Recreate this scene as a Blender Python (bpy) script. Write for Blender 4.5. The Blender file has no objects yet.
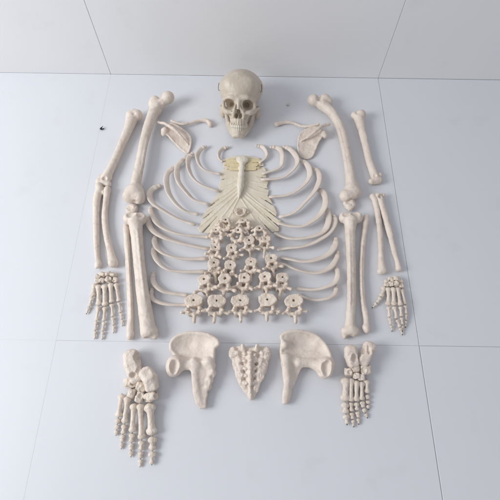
import bpy, math
import numpy as np
from mathutils import Matrix, Vector, Euler

# ------------------------------------------------------------------ camera, world, light
SC = bpy.context.scene
COL = SC.collection
F, PITCH, ROLL, CAMH = 429.3, 65.0, 0.0148, 118.0            # focal length in px of a 500 px frame, degrees, radians, cm
cam = bpy.data.objects.new('camera', bpy.data.cameras.new('camera'))
COL.objects.link(cam)
cam.data.sensor_width = 36.0
cam.data.lens = F / 500.0 * 36.0
cam.data.clip_start = 0.02
cam.data.clip_end = 60.0
RX = Matrix.Rotation(math.radians(90 - PITCH), 3, 'X') @ Matrix.Rotation(ROLL, 3, 'Z')
cam.matrix_world = Matrix.Translation((0, 0, CAMH / 100)) @ RX.to_4x4()
SC.camera = cam

world = bpy.data.worlds.new('World')
SC.world = world
world.use_nodes = True
bg = world.node_tree.nodes['Background']
bg.inputs['Color'].default_value = (0.90, 0.918, 1.0, 1)
bg.inputs['Strength'].default_value = 0.47

SC.view_settings.view_transform = 'Standard'
SC.view_settings.look = 'None'
SC.view_settings.gamma = 1.0
SC.view_settings.exposure = 0.0


def area(name, loc, target, size, energy, color):
    l = bpy.data.lights.new(name, 'AREA')
    l.shape = 'RECTANGLE'
    l.size, l.size_y = size
    l.energy = energy
    l.color = color
    o = bpy.data.objects.new(name, l)
    COL.objects.link(o)
    o.location = loc
    o.rotation_euler = (Vector(target) - Vector(loc)).to_track_quat('-Z', 'Y').to_euler()
    return o


area('window_light', (-3.0, -0.1, 2.0), (0.1, 0.55, 0.0), (1.7, 1.4), 94.0, (0.96, 0.985, 1.0))

# ------------------------------------------------------------------ photograph point -> place (cm)
RXN = np.array(RX)


def G(px, py, z=0.0):
    """the point at height z (cm) seen at photo pixel px, py"""
    d = RXN @ np.array([(px - 250) / F, (250 - py) / F, -1.0])
    t = (z - CAMH) / d[2]
    return np.array([d[0] * t, d[1] * t, z])


def GP(pts, dz=0.0):
    return [G(p[0], p[1], (p[2] if len(p) > 2 else 0) + dz) for p in pts]


# ------------------------------------------------------------------ materials
def new_mat(name):
    m = bpy.data.materials.new(name)
    m.use_nodes = True
    nt = m.node_tree
    return m, nt, nt.nodes['Principled BSDF']


def bone_mat(name, c1, c2, rough=0.5, sss=0.0, stain=(0.42, 0.33, 0.25), stain_amt=0.45, bump=0.4):
    m, nt, p = new_mat(name)
    N, L = nt.nodes, nt.links
    tc = N.new('ShaderNodeTexCoord')
    oi = N.new('ShaderNodeObjectInfo')
    off = N.new('ShaderNodeVectorMath'); off.operation = 'ADD'
    sc = N.new('ShaderNodeVectorMath'); sc.operation = 'SCALE'; sc.inputs[3].default_value = 7.0
    cmb = N.new('ShaderNodeCombineXYZ')
    for i in range(3):
        L.new(oi.outputs['Random'], cmb.inputs[i])
    L.new(cmb.outputs[0], sc.inputs[0])
    L.new(tc.outputs['Object'], off.inputs[0]); L.new(sc.outputs[0], off.inputs[1])
    n1 = N.new('ShaderNodeTexNoise'); n1.inputs['Scale'].default_value = 28; n1.inputs['Detail'].default_value = 4
    n2 = N.new('ShaderNodeTexNoise'); n2.inputs['Scale'].default_value = 75; n2.inputs['Detail'].default_value = 5
    n3 = N.new('ShaderNodeTexNoise'); n3.inputs['Scale'].default_value = 420; n3.inputs['Detail'].default_value = 3
    for n in (n1, n2, n3):
        L.new(off.outputs[0], n.inputs['Vector'])
    mix = N.new('ShaderNodeMix'); mix.data_type = 'RGBA'
    mix.inputs[6].default_value = (*c1, 1); mix.inputs[7].default_value = (*c2, 1)
    r1 = N.new('ShaderNodeValToRGB'); r1.color_ramp.elements[0].position = 0.35; r1.color_ramp.elements[1].position = 0.65
    L.new(n1.outputs['Fac'], r1.inputs['Fac']); L.new(r1.outputs['Color'], mix.inputs[0])
    mix2 = N.new('ShaderNodeMix'); mix2.data_type = 'RGBA'
    mix2.inputs[7].default_value = (*stain, 1)
    r2 = N.new('ShaderNodeValToRGB'); r2.color_ramp.elements[0].position = 0.56; r2.color_ramp.elements[1].position = 0.78
    r2.color_ramp.elements[1].color = (stain_amt, stain_amt, stain_amt, 1)
    L.new(n2.outputs['Fac'], r2.inputs['Fac']); L.new(r2.outputs['Color'], mix2.inputs[0])
    L.new(mix.outputs[2], mix2.inputs[6]); L.new(mix2.outputs[2], p.inputs['Base Color'])
    p.inputs['Roughness'].default_value = rough
    b = N.new('ShaderNodeBump'); b.inputs['Strength'].default_value = bump; b.inputs['Distance'].default_value = 0.0012
    add = N.new('ShaderNodeMath'); add.operation = 'ADD'
    L.new(n2.outputs['Fac'], add.inputs[0]); L.new(n3.outputs['Fac'], add.inputs[1])
    L.new(add.outputs[0], b.inputs['Height']); L.new(b.outputs[0], p.inputs['Normal'])
    if sss:
        p.inputs['Subsurface Weight'].default_value = sss
        p.inputs['Subsurface Radius'].default_value = (0.012, 0.007, 0.004)
        p.inputs['Subsurface Scale'].default_value = 0.5
    return m


def see_through(m, a):
    m.node_tree.nodes['Principled BSDF'].inputs['Alpha'].default_value = a


def plain_mat(name, c, rough=0.5, metal=0.0):
    m, nt, p = new_mat(name)
    n = nt.nodes.new('ShaderNodeTexNoise'); n.inputs['Scale'].default_value = 60
    mx = nt.nodes.new('ShaderNodeMix'); mx.data_type = 'RGBA'
    mx.inputs[6].default_value = (*c, 1); mx.inputs[7].default_value = (*[v * 0.75 for v in c], 1)
    nt.links.new(n.outputs['Fac'], mx.inputs[0]); nt.links.new(mx.outputs[2], p.inputs['Base Color'])
    p.inputs['Roughness'].default_value = rough; p.inputs['Metallic'].default_value = metal
    return m


def tile_mat(name, c, rough, amp):
    """glazed white slab: faint cloudiness, faint scuffs, slightly wavy gloss"""
    m, nt, p = new_mat(name)
    N, L = nt.nodes, nt.links
    tc = N.new('ShaderNodeTexCoord')
    n1 = N.new('ShaderNodeTexNoise'); n1.inputs['Scale'].default_value = 1.7; n1.inputs['Detail'].default_value = 3
    n2 = N.new('ShaderNodeTexNoise'); n2.inputs['Scale'].default_value = 9; n2.inputs['Detail'].default_value = 6
    n3 = N.new('ShaderNodeTexNoise'); n3.inputs['Scale'].default_value = 300; n3.inputs['Detail'].default_value = 2
    for n in (n1, n2, n3):
        L.new(tc.outputs['Object'], n.inputs['Vector'])
    mx = N.new('ShaderNodeMix'); mx.data_type = 'RGBA'
    mx.inputs[6].default_value = (*[v * (1 - amp) for v in c], 1); mx.inputs[7].default_value = (*[v * (1 + amp) for v in c], 1)
    L.new(n1.outputs['Fac'], mx.inputs[0])
    r = N.new('ShaderNodeValToRGB'); r.color_ramp.elements[0].position = 0.60; r.color_ramp.elements[1].position = 0.80
    r.color_ramp.elements[1].color = (0.22, 0.22, 0.22, 1)
    L.new(n2.outputs['Fac'], r.inputs['Fac'])
    mx2 = N.new('ShaderNodeMix'); mx2.data_type = 'RGBA'
    mx2.inputs[7].default_value = (c[0] * 0.75, c[1] * 0.73, c[2] * 0.70, 1)
    L.new(r.outputs['Color'], mx2.inputs[0]); L.new(mx.outputs[2], mx2.inputs[6]); L.new(mx2.outputs[2], p.inputs['Base Color'])
    mr = N.new('ShaderNodeMapRange'); mr.inputs['To Min'].default_value = rough - 0.05; mr.inputs['To Max'].default_value = rough + 0.08
    L.new(n2.outputs['Fac'], mr.inputs['Value']); L.new(mr.outputs[0], p.inputs['Roughness'])
    b = N.new('ShaderNodeBump'); b.inputs['Strength'].default_value = 0.06; b.inputs['Distance'].default_value = 0.001
    L.new(n3.outputs['Fac'], b.inputs['Height']); L.new(b.outputs[0], p.inputs['Normal'])
    return m


M = {}
M['bone'] = bone_mat('bone_plastic', (0.79, 0.69, 0.60), (0.72, 0.615, 0.53), 0.5)
M['rib'] = bone_mat('rib_plastic', (0.775, 0.685, 0.605), (0.71, 0.61, 0.53), 0.5, stain_amt=0.2)
M['vertebra'] = bone_mat('vertebra_plastic', (0.775, 0.665, 0.565), (0.69, 0.575, 0.475), 0.52, stain_amt=0.5)
M['skull'] = bone_mat('skull_plastic', (0.625, 0.545, 0.45), (0.56, 0.48, 0.385), 0.42, stain_amt=0.3)
M['small'] = bone_mat('small_bone_plastic', (0.775, 0.675, 0.58), (0.70, 0.595, 0.50), 0.5, stain_amt=0.45)
M['teeth'] = bone_mat('teeth_plastic', (0.70, 0.65, 0.55), (0.62, 0.56, 0.46), 0.35, stain_amt=0.25)
M['cartilage'] = bone_mat('cartilage_plastic', (0.87, 0.785, 0.645), (0.83, 0.735, 0.58), 0.32, sss=0.0, stain_amt=0.15)
M['cartilage_yellow'] = bone_mat('yellow_cartilage_plastic', (0.84, 0.72, 0.46), (0.80, 0.68, 0.42), 0.3, stain_amt=0.1)
see_through(M['cartilage'], 0.86)
see_through(M['cartilage_yellow'], 0.86)
M['sternum'] = bone_mat('sternum_plastic', (0.77, 0.71, 0.60), (0.72, 0.655, 0.54), 0.4, stain_amt=0.15)
M['wire'] = plain_mat('brown_cord', (0.11, 0.075, 0.05), 0.6)
M['steel'] = plain_mat('dull_steel', (0.20, 0.19, 0.18), 0.35, 0.8)
M['chip'] = plain_mat('dark_chip', (0.02, 0.02, 0.022), 0.5)
M['white'] = plain_mat('white_crumb', (0.72, 0.70, 0.66), 0.6)
M['floor'] = tile_mat('white_floor_slab', (0.725, 0.733, 0.76), 0.46, 0.03)
M['wall'] = tile_mat('white_wall_slab', (0.79, 0.785, 0.785), 0.50, 0.03)
M['grout'] = plain_mat('grey_joint', (0.64, 0.63, 0.63), 0.9)
M['grout_pale'] = plain_mat('pale_joint', (0.62, 0.62, 0.62), 0.9)


# ------------------------------------------------------------------ solid modelling: distance fields turned into one skin
def smin(a, b, k):
    if k <= 1e-6:
        return np.minimum(a, b)
    h = np.clip(0.5 + 0.5 * (b - a) / k, 0, 1)
    return b + (a - b) * h - k * h * (1 - h)


def catmull(pts, n):
    """smooth resampling of a list of points of any width"""
    p = np.asarray(pts, float)
    if len(p) < 3:
        t = np.linspace(0, 1, n)[:, None]
        return p[0] * (1 - t) + p[-1] * t
    p = np.vstack([2 * p[0] - p[1], p, 2 * p[-1] - p[-2]])
    m = len(p) - 3
    out = []
    for u in np.linspace(0, m - 1e-6, n):
        i = int(u); t = u - i
        a, b, c, d = p[i:i + 4]
        out.append(0.5 * (2 * b + (c - a) * t + (2 * a - 5 * b + 4 * c - d) * t * t + (3 * b - a - 3 * c + d) * t ** 3))
    return np.array(out)


LAT = np.random.default_rng(5).uniform(-1, 1, (32, 32, 32)).astype(np.float32)


def vnoise(p):
    """smooth lattice noise, about -0.6 .. 0.6"""
    i = np.floor(p).astype(int)
    f = p - i
    f = f * f * (3 - 2 * f)
    r = 0
    for a in (0, 1):
        for b in (0, 1):
            for c in (0, 1):
                w = (f[:, 0] if a else 1 - f[:, 0]) * (f[:, 1] if b else 1 - f[:, 1]) * (f[:, 2] if c else 1 - f[:, 2])
                r = r + w * LAT[(i[:, 0] + a) % 32, (i[:, 1] + b) % 32, (i[:, 2] + c) % 32]
    return r


class Sdf:
    def __init__(s, seed=0):
        s.ops = []
        s.rng = np.random.default_rng(seed)

    def _add(s, fn, lo, hi, k, m):
        s.ops.append((fn, np.asarray(lo, float), np.asarray(hi, float), k, m))
        return s

    def cones(s, pts, rad, k=0.3, m=1):
        pts = [np.asarray(p, float) for p in pts]
        rad = list(rad)
        lo = np.min([p - r for p, r in zip(pts, rad)], 0)
        hi = np.max([p + r for p, r in zip(pts, rad)], 0)

        def fn(x, y, z):
            out = None
            for a, b, ra, rb in zip(pts[:-1], pts[1:], rad[:-1], rad[1:]):
                d = b - a
                dd = float(d @ d) + 1e-9
                t = np.clip(((x - a[0]) * d[0] + (y - a[1]) * d[1] + (z - a[2]) * d[2]) / dd, 0, 1)
                v = np.sqrt((x - a[0] - t * d[0]) ** 2 + (y - a[1] - t * d[1]) ** 2 + (z - a[2] - t * d[2]) ** 2) - (ra + (rb - ra) * t)
                out = v if out is None else np.minimum(out, v)
            return out
        return s._add(fn, lo, hi, k, m)

    def tube(s, pts, rad, n=14, k=0.3, m=1):
        q = catmull([list(p) + [r] for p, r in zip(pts, rad)], n)
        return s.cones(list(q[:, :3]), np.maximum(q[:, 3], 0.03), k, m)

    def ell(s, c, r, R=None, k=0.3, m=1):
        c = np.asarray(c, float); r = np.asarray(r, float)
        e = np.max(r) if R is not None else r

        def fn(x, y, z):
            X, Y, Z = x - c[0], y - c[1], z - c[2]
            if R is not None:
                X, Y, Z = (R[0, 0] * X + R[1, 0] * Y + R[2, 0] * Z, R[0, 1] * X + R[1, 1] * Y + R[2, 1] * Z,
                           R[0, 2] * X + R[1, 2] * Y + R[2, 2] * Z)
            k0 = np.sqrt((X / r[0]) ** 2 + (Y / r[1]) ** 2 + (Z / r[2]) ** 2) + 1e-6
            k1 = np.sqrt((X / r[0] ** 2) ** 2 + (Y / r[1] ** 2) ** 2 + (Z / r[2] ** 2) ** 2) + 1e-6
            return k0 * (k0 - 1) / k1
        return s._add(fn, c - e, c + e, k, m)

    def box(s, c, r, R=None, rnd=0.25, k=0.2, m=1):
        """rounded block"""
        c = np.asarray(c, float); r = np.asarray(r, float)
        R = np.eye(3) if R is None else np.asarray(R)
        e = np.abs(R) @ r
        rr = rnd * r.min() * 2

        def fn(x, y, z):
            X, Y, Z = x - c[0], y - c[1], z - c[2]
            q = [np.abs(R[0, i] * X + R[1, i] * Y + R[2, i] * Z) - (r[i] - rr) for i in range(3)]
            o = np.sqrt(np.maximum(q[0], 0) ** 2 + np.maximum(q[1], 0) ** 2 + np.maximum(q[2], 0) ** 2)
            return o + np.minimum(np.maximum(np.maximum(q[0], q[1]), q[2]), 0) - rr
        return s._add(fn, c - e, c + e, k, m)

    def disc(s, c, ax, ay, h, waist=0.0, edge=0.15, k=0.3, m=1):
        """upright oval drum, slightly waisted"""
        c = np.asarray(c, float)

        def fn(x, y, z):
            X, Y, Z = x - c[0], y - c[1], z - c[2]
            w = 1 - waist * np.clip(1 - (Z / h) ** 2, 0, 1)
            q = np.sqrt((X / ax) ** 2 + (Y / ay) ** 2) + 1e-6
            d1 = (q - w) * min(ax, ay)
            d2 = np.abs(Z) - h
            return -smin(-d1, -d2 + 0 * d1, edge)
        return s._add(fn, c - np.array([ax, ay, h]), c + np.array([ax, ay, h]), k, m)

    def plate(s, poly, zf, th, k=0.3, m=1, edge=0.25):
        """a sheet with the outline poly (x, y) following the height zf(x, y)"""
        P = np.asarray(poly, float)
        th0 = th if not callable(th) else 0.6
        xs, ys = np.meshgrid(np.linspace(P[:, 0].min(), P[:, 0].max(), 12), np.linspace(P[:, 1].min(), P[:, 1].max(), 12))
        zz = zf(xs, ys) + 0 * xs
        lo = np.array([P[:, 0].min(), P[:, 1].min(), zz.min() - th0]); hi = np.array([P[:, 0].max(), P[:, 1].max(), zz.max() + th0])

        def fn(x, y, z):
            X, Y = np.broadcast_arrays(x[:, :, 0], y[:, :, 0])
            d = np.full(X.shape, 1e9); sg = np.ones(X.shape)
            n = len(P)
            for i in range(n):
                a, b = P[i], P[i - 1]
                e = b - a
                wx, wy = X - a[0], Y - a[1]
                t = np.clip((wx * e[0] + wy * e[1]) / (e @ e + 1e-9), 0, 1)
                d = np.minimum(d, (wx - e[0] * t) ** 2 + (wy - e[1] * t) ** 2)
                c1 = Y >= a[1]; c2 = Y < b[1]; c3 = e[0] * wy > e[1] * wx
                f = (c1 & c2 & c3) | (~c1 & ~c2 & ~c3)
                sg = np.where(f, -sg, sg)
            d2 = (sg * np.sqrt(d))[:, :, None]
            t_ = th(X, Y)[:, :, None] if callable(th) else th
            dz = np.abs(z - zf(X, Y)[:, :, None]) - t_
            return -smin(-d2 + 0 * dz, -dz, edge)
        return s._add(fn, lo, hi, k, m)

    def mesh(s, vox=0.14, noise=0.03, nscale=1.0):
        plus = [o for o in s.ops if o[4] > 0]
        pad = 0.5 + 3 * vox
        lo = np.min([o[1] for o in plus], 0) - pad
        hi = np.max([o[2] for o in plus], 0) + pad
        n = np.ceil((hi - lo) / vox).astype(int) + 1
        ax = [(lo[i] + vox * np.arange(n[i])).astype(np.float32) for i in range(3)]
        D = np.full(n, 4.0, np.float32)
        for fn, l, h, k, m in s.ops:
            e = k + 3 * vox
            i0 = np.maximum(np.floor((l - e - lo) / vox).astype(int), 0)
            i1 = np.minimum(np.ceil((h + e - lo) / vox).astype(int) + 1, n)
            if np.any(i1 <= i0):
                continue
            sl = tuple(slice(a, b) for a, b in zip(i0, i1))
            d = fn(ax[0][sl[0]][:, None, None], ax[1][sl[1]][None, :, None], ax[2][sl[2]][None, None, :])
            D[sl] = smin(D[sl], d, k) if m > 0 else -smin(-D[sl], d, k)
        if noise:
            q = np.nonzero(np.abs(D) < 0.6)
            p = np.stack([ax[0][q[0]], ax[1][q[1]], ax[2][q[2]]], 1)
            off = s.rng.uniform(0, 32, (3, 3))
            D[q] += 2.2 * noise * (vnoise(p * 0.8 * nscale + off[0]) + 0.6 * vnoise(p * 1.9 * nscale + off[1]) + 0.35 * vnoise(p * 4.1 * nscale + off[2]))
        return nets(D, lo, vox)


def nets(D, lo, vox):
    S = D < 0
    nx, ny, nz = D.shape
    cs = (nx - 1, ny - 1, nz - 1)
    cnt = np.zeros(cs, np.float32)
    acc = np.zeros(cs + (3,), np.float32)
    base = [slice(0, nx - 1), slice(0, ny - 1), slice(0, nz - 1)]
    up = [slice(1, nx), slice(1, ny), slice(1, nz)]
    for a in range(3):
        o = [i for i in range(3) if i != a]
        for u in (0, 1):
            for v in (0, 1):
                s0 = list(base)
                s0[o[0]] = up[o[0]] if u else base[o[0]]
                s0[o[1]] = up[o[1]] if v else base[o[1]]
                s1 = list(s0); s1[a] = up[a]
                A, B = D[tuple(s0)], D[tuple(s1)]
                c = (A < 0) != (B < 0)
                idx = np.nonzero(c)
                t = A[c] / (A[c] - B[c])
                cnt[idx] += 1
                acc[idx + (np.full(len(t), a),)] += t
                acc[idx + (np.full(len(t), o[0]),)] += u
                acc[idx + (np.full(len(t), o[1]),)] += v
    on = np.nonzero(cnt > 0)
    ids = np.full(cs, -1, np.int64)
    ids[on] = np.arange(len(on[0]))
    verts = (np.stack(on, 1) + acc[on] / cnt[on][:, None]) * vox + lo
    faces = []
    for a in range(3):
        b, c = (a + 1) % 3, (a + 2) % 3
        sl0 = [slice(1, D.shape[i] - 1) for i in range(3)]
        sl0[a] = slice(0, D.shape[a] - 1)
        sl1 = list(sl0); sl1[a] = slice(1, D.shape[a])
        A, B = S[tuple(sl0)], S[tuple(sl1)]
        for sign in (True, False):
            e = np.stack(np.nonzero((A != B) & (A == sign)), 1)
            if not len(e):
                continue
            for i in range(3):
                if i != a:
                    e[:, i] += 1
            def cell(db, dc):
                q = e.copy(); q[:, b] += db; q[:, c] += dc
                return ids[q[:, 0], q[:, 1], q[:, 2]]
            f = np.stack([cell(-1, -1), cell(0, -1), cell(0, 0), cell(-1, 0)], 1)
            faces.append(f if sign else f[:, ::-1])
    return verts, np.concatenate(faces)


# ------------------------------------------------------------------ objects
def link_mesh(name, verts, faces, mat, origin=(0, 0, 0), parent=None, smooth=True):
    """verts in cm in the place; origin in cm (the thing's base)"""
    v = ((np.asarray(verts, float) - np.asarray(origin, float)) * 0.01).astype(np.float32)
    me = bpy.data.meshes.new(name)
    f = np.asarray(faces, np.int32)
    k = f.shape[1]
    me.vertices.add(len(v)); me.vertices.foreach_set('co', v.ravel())
    me.loops.add(len(f) * k); me.loops.foreach_set('vertex_index', f.ravel())
    me.polygons.add(len(f)); me.polygons.foreach_set('loop_start', np.arange(0, len(f) * k, k, dtype=np.int32))
    me.update(calc_edges=True)
    me.validate()
    me.polygons.foreach_set('use_smooth', np.full(len(me.polygons), smooth, bool))
    for m in (mat if isinstance(mat, (list, tuple)) else [mat]):
        me.materials.append(m)
    o = bpy.data.objects.new(name, me)
    COL.objects.link(o)
    if parent is not None:
        o.parent = parent
    else:
        o.location = [c * 0.01 for c in origin]
    return o


def tag(o, label, cat, group=None):
    o['label'] = label; o['category'] = cat
    if group:
        o['group'] = group
    return o


def thing(name, label, cat, origin, group=None):
    o = bpy.data.objects.new(name, None)
    COL.objects.link(o)
    o.empty_display_size = 0.02
    o.location = [c * 0.01 for c in origin]
    return tag(o, label, cat, group)


def rest(verts, z=0.05):
    """let the bone down so that its lowest point touches height z"""
    v = np.array(verts)
    v[:, 2] += z - v[:, 2].min()
    return v


def bone(name, label, cat, sdf, mat, vox=0.16, noise=0.03, nscale=1.0, base=0.03, group=None, settle=True):
    v, f = sdf.mesh(vox, noise, nscale)
    if settle:
        v = rest(v, base)
    o = (v.min(0) + v.max(0)) / 2
    o[2] = 0
    return tag(link_mesh(name, v, f, mat, o), label, cat, group)


# ------------------------------------------------------------------ setting: slab floor and slab wall
X0, YW, TILE = -53.0, 126.7, 100.0


def slab(vs, fs, mi, x0, x1, y0, y1, top, th, mat_i, bev=0.06):
    """bevelled slab in a local (u, v, w) frame; w is up"""
    b = len(vs)
    for (w, i) in ((top - th, 0), (top - bev, 0), (top, bev)):
        vs += [(x0 + i, y0 + i, w), (x1 - i, y0 + i, w), (x1 - i, y1 - i, w), (x0 + i, y1 - i, w)]
    for r in (0, 4):
        for j in range(4):
            fs.append((b + r + j, b + r + (j + 1) % 4, b + r + 4 + (j + 1) % 4, b + r + 4 + j)); mi.append(mat_i)
    fs.append((b + 8, b + 9, b + 10, b + 11)); mi.append(mat_i)


def sheet(vs, fs, mi, x0, x1, y0, y1, w, mat_i):
    b = len(vs)
    vs += [(x0, y0, w), (x1, y0, w), (x1, y1, w), (x0, y1, w)]
    fs.append((b, b + 1, b + 2, b + 3)); mi.append(mat_i)


def set_mats(o, mi):
    o.data.polygons.foreach_set('material_index', np.array(mi, np.int32)); o.data.update()


vs, fs, mi = [], [], []
xs = [X0 + TILE * i for i in range(-3, 5)]
ys = [YW - TILE * i for i in range(0, 5)]
gapx = {-1: 0.02, 0: 0.016, 1: 0.16, 2: 0.16}
for i in range(len(xs) - 1):
    for j in range(len(ys) - 1):
        gl = gapx.get(i - 3, 0.15) / 2 * (1.0 if j == 0 else 1.5); gr = gapx.get(i - 2, 0.15) / 2 * (1.0 if j == 0 else 1.5)
        gf = 0.035 if i - 3 <= 0 else 0.09
        slab(vs, fs, mi, xs[i] + gl, xs[i + 1] - gr, ys[j + 1] + gf / 2, ys[j] - gf / 2 - (0.02 if j == 0 else 0), 0.0, 0.8, 0, 0.004 if i - 3 < 0 else 0.05)
sheet(vs, fs, mi, xs[0], X0 + 30, ys[-1], YW, -0.01, 2)
sheet(vs, fs, mi, X0 + 30, xs[-1], ys[-1], YW, -0.22, 1)
o = link_mesh('floor', vs, fs, [M['floor'], M['grout'], M['grout_pale']], (0, 0, 0), smooth=False)
set_mats(o, mi); o['kind'] = 'structure'

vs, fs, mi = [], [], []
for i in range(len(xs) - 1):
    for j in range(2):
        gl = 0.14 / 2; gr = 0.14 / 2
        slab(vs, fs, mi, xs[i] + gl, xs[i + 1] - gr, j * TILE + (0.04 if j == 0 else 0.08), (j + 1) * TILE - 0.08, 0.0, 0.8, 0, 0.05)
sheet(vs, fs, mi, xs[0], xs[-1], -0.5, 2 * TILE, -0.25, 1)
wv = [(x, YW - w, y) for x, y, w in vs]
o = link_mesh('wall', wv, fs, [M['wall'], M['grout']], (0, 0, 0), smooth=False)
set_mats(o, mi); o['kind'] = 'structure'


# ------------------------------------------------------------------ skull
def build_skull():
    S = Sdf(3)
    S.ell((0, 1.4, -0.8), (7.0, 6.7, 8.6), k=0.5)
    S.ell((0, 2.0, -3.2), (7.35, 6.3, 6.6), k=1.0)
    S.ell((0, 1.6, 3.4), (5.7, 5.7, 5.3), k=1.2)
    for q in (-1, 1):
        S.ell((q * 2.6, 3.2, 5.6), (2.6, 2.4, 2.2), k=1.5)               # frontal bosses
        S.ell((q * 4.6, 2.6, -3.4), (2.7, 2.8, 3.2), k=1.5)               # parietal bosses
    S.ell((0, -4.4, 3.9), (4.3, 4.6, 3.6), k=1.0)
    for q in (-1, 1):
        S.tube([(q * 0.8, -0.85, 8.1), (q * 2.8, -0.55, 8.0), (q * 4.7, -1.3, 6.2)], (0.75, 0.7, 0.7), k=0.7)
        S.ell((q * 7.7, -2.2, 3.4), (2.1, 3.3, 3.0), k=1.4, m=-1)          # temple hollow
    S.ell((0, -7.7, 5.0), (3.0, 2.1, 3.2), k=0.8)                         # maxilla
    S.tube([(0, -1.2, 8.3), (0, -2.8, 8.5), (0, -4.0, 9.3)], (0.75, 0.6, 0.55), k=0.5)
    for q in (-1, 1):
        S.tube([(q * 1.0, -1.6, 7.7), (q * 1.35, -4.2, 7.9), (q * 1.7, -6.6, 7.4)], (0.5, 0.5, 0.6), k=0.5)
        S.tube([(q * 4.85, -1.2, 6.0), (q * 5.15, -2.8, 5.4), (q * 5.0, -4.5, 5.4)], (0.6, 0.55, 0.8), k=0.4)
        S.tube([(q * 2.2, -5.3, 7.2), (q * 3.8, -5.2, 6.6), (q * 5.1, -4.6, 5.2)], (0.7, 1.0, 0.9), k=0.5)
        S.tube([(q * 5.2, -4.5, 5.0), (q * 6.2, -4.2, 2.6), (q * 6.5, -3.8, 0.0)], (0.65, 0.5, 0.55), k=0.3)
        S.ell((q * 5.9, -5.6, -1.6), (1.3, 2.2, 1.5), k=0.6)               # mastoid
        a = Matrix.Rotation(q * 0.22, 3, 'Y') @ Matrix.Rotation(-q * 0.12, 3, 'Z')
        S.ell((q * 3.1, -2.75, 7.3), (1.95, 1.62, 3.3), R=np.array(a), k=0.35, m=-1)   # orbit
        S.ell((q * 2.45, -2.9, 5.0), (0.9, 0.8, 2.2), k=0.4, m=-1)
        S.ell((q * 0.62, -6.25, 8.2), (0.72, 0.95, 2.6), k=0.2, m=-1)
        S.ell((q * 3.0, -7.0, 7.3), (0.95, 1.1, 0.9), k=0.5, m=-1)         # canine hollow
        S.ell((q * 2.1, -4.9, 8.05), (0.28, 0.2, 0.6), k=0.1, m=-1)        # small foramen
        S.ell((q * 4.2, -8.2, 3.6), (1.3, 2.0, 3.2), k=0.5, m=-1)
    S.ell((0, -5.1, 8.3), (0.72, 1.2, 2.6), k=0.2, m=-1)
    S.cones([(0, -4.4, 6.2), (0, -7.0, 7.3)], (0.12, 0.16), k=0.1)        # septum
    for i in range(-3, 4):                                               # roots of the upper teeth
        S.tube([(i * 0.78, -7.4, 8.0 - 0.13 * i * i), (i * 0.76, -8.9, 8.1 - 0.14 * i * i)], (0.28, 0.33), n=4, k=0.25)
    cran = S.mesh(0.15, 0.035, 0.6)

    J = Sdf(4)
    for q in (-1, 1):
        J.tube([(0, -12.2, 7.0), (q * 1.6, -12.1, 6.3), (q * 2.9, -11.1, 3.6), (q * 3.9, -9.6, 0.6)], (1.05, 1.0, 0.9, 0.85), k=0.5)
        J.tube([(0, -11.0, 7.0), (q * 1.7, -10.9, 6.2), (q * 2.7, -10.3, 3.6), (q * 3.4, -9.2, 1.5)], (0.75, 0.75, 0.7, 0.7), k=0.5)
        J.tube([(q * 3.9, -9.4, 0.5), (q * 4.5, -7.2, 0.3), (q * 5.1, -4.6, -0.4)], (0.8, 0.7, 0.55), k=0.5)
        J.tube([(q * 3.7, -8.8, 1.6), (q * 4.4, -6.6, 2.0), (q * 4.8, -4.8, 1.9)], (0.7, 0.55, 0.35), k=0.5)
        J.ell((q * 1.1, -12.9, 7.1), (0.9, 0.7, 0.8), k=0.5)
        J.ell((q * 2.5, -11.7, 7.0), (0.25, 0.25, 0.6), k=0.15, m=-1)
    J.ell((0, -12.5, 7.5), (1.1, 0.8, 0.8), k=0.5)
    jaw = J.mesh(0.15, 0.03, 0.8)

    def teeth(y0, y1, zoff, s):
        T = Sdf(8)
        for i in range(14):
            u = (i - 6.5) / 6.5
            ang = u * 1.42
            x = 2.75 * math.sin(ang) * s
            z = 3.6 + zoff + 4.4 * math.cos(ang) * s
            w = 0.36 if abs(u) < 0.6 else 0.46
            T.tube([(x, y0, z), (x, y1, z + 0.05)], (w * 0.85, w), n=3, k=0.04)
        return T.mesh(0.11, 0.012, 1.0)
    return cran, jaw, teeth(-8.9, -9.85, 0.15, 0.95), teeth(-11.0, -10.2, -0.05, 0.92)


SK_E, SK_YAW, SK_ROLL = 44.0, -3.0, 1.0
SK_C = G(240.3, 95.2, 7.6)
SKM = np.array(Matrix.Rotation(math.radians(SK_YAW), 3, 'Z') @ Matrix(((1, 0, 0),
      (0, math.sin(math.radians(SK_E)), -math.cos(math.radians(SK_E))),
      (0, math.cos(math.radians(SK_E)), math.sin(math.radians(SK_E))))) @ Matrix.Rotation(math.radians(SK_ROLL), 3, 'Z'))
SK_S = 1.0


def skull_place(v):
    return (np.asarray(v) * SK_S) @ SKM.T + SK_C


cran, jaw, ut, lt = build_skull()
cv = skull_place(cran[0])
so = np.array([SK_C[0], SK_C[1], 0])
skull = thing('skull', 'cream plastic skull with closed jaw leaning back at the foot of the white wall', 'skull', so)
cranium = link_mesh('cranium', cv, cran[1], M['skull'], so, skull)
jaw_o = link_mesh('jaw', skull_place(jaw[0]), jaw[1], M['skull'], so, skull)
link_mesh('upper_teeth', skull_place(ut[0]), ut[1], M['teeth'], so, cranium)
link_mesh('lower_teeth', skull_place(lt[0]), lt[1], M['teeth'], so, jaw_o)
for q in (-1, 1):
    H = Sdf(1)
    H.tube([(q * 7.05, 3.6, 2.2), (q * 7.25, 2.6, 2.4), (q * 7.2, 1.6, 2.6), (q * 6.9, 1.3, 2.8)], (0.13, 0.12, 0.12, 0.14), n=8, k=0.05)
    hv, hf = H.mesh(0.08, 0)
    link_mesh('hook', skull_place(hv), hf, M['steel'], so, cranium)

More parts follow.
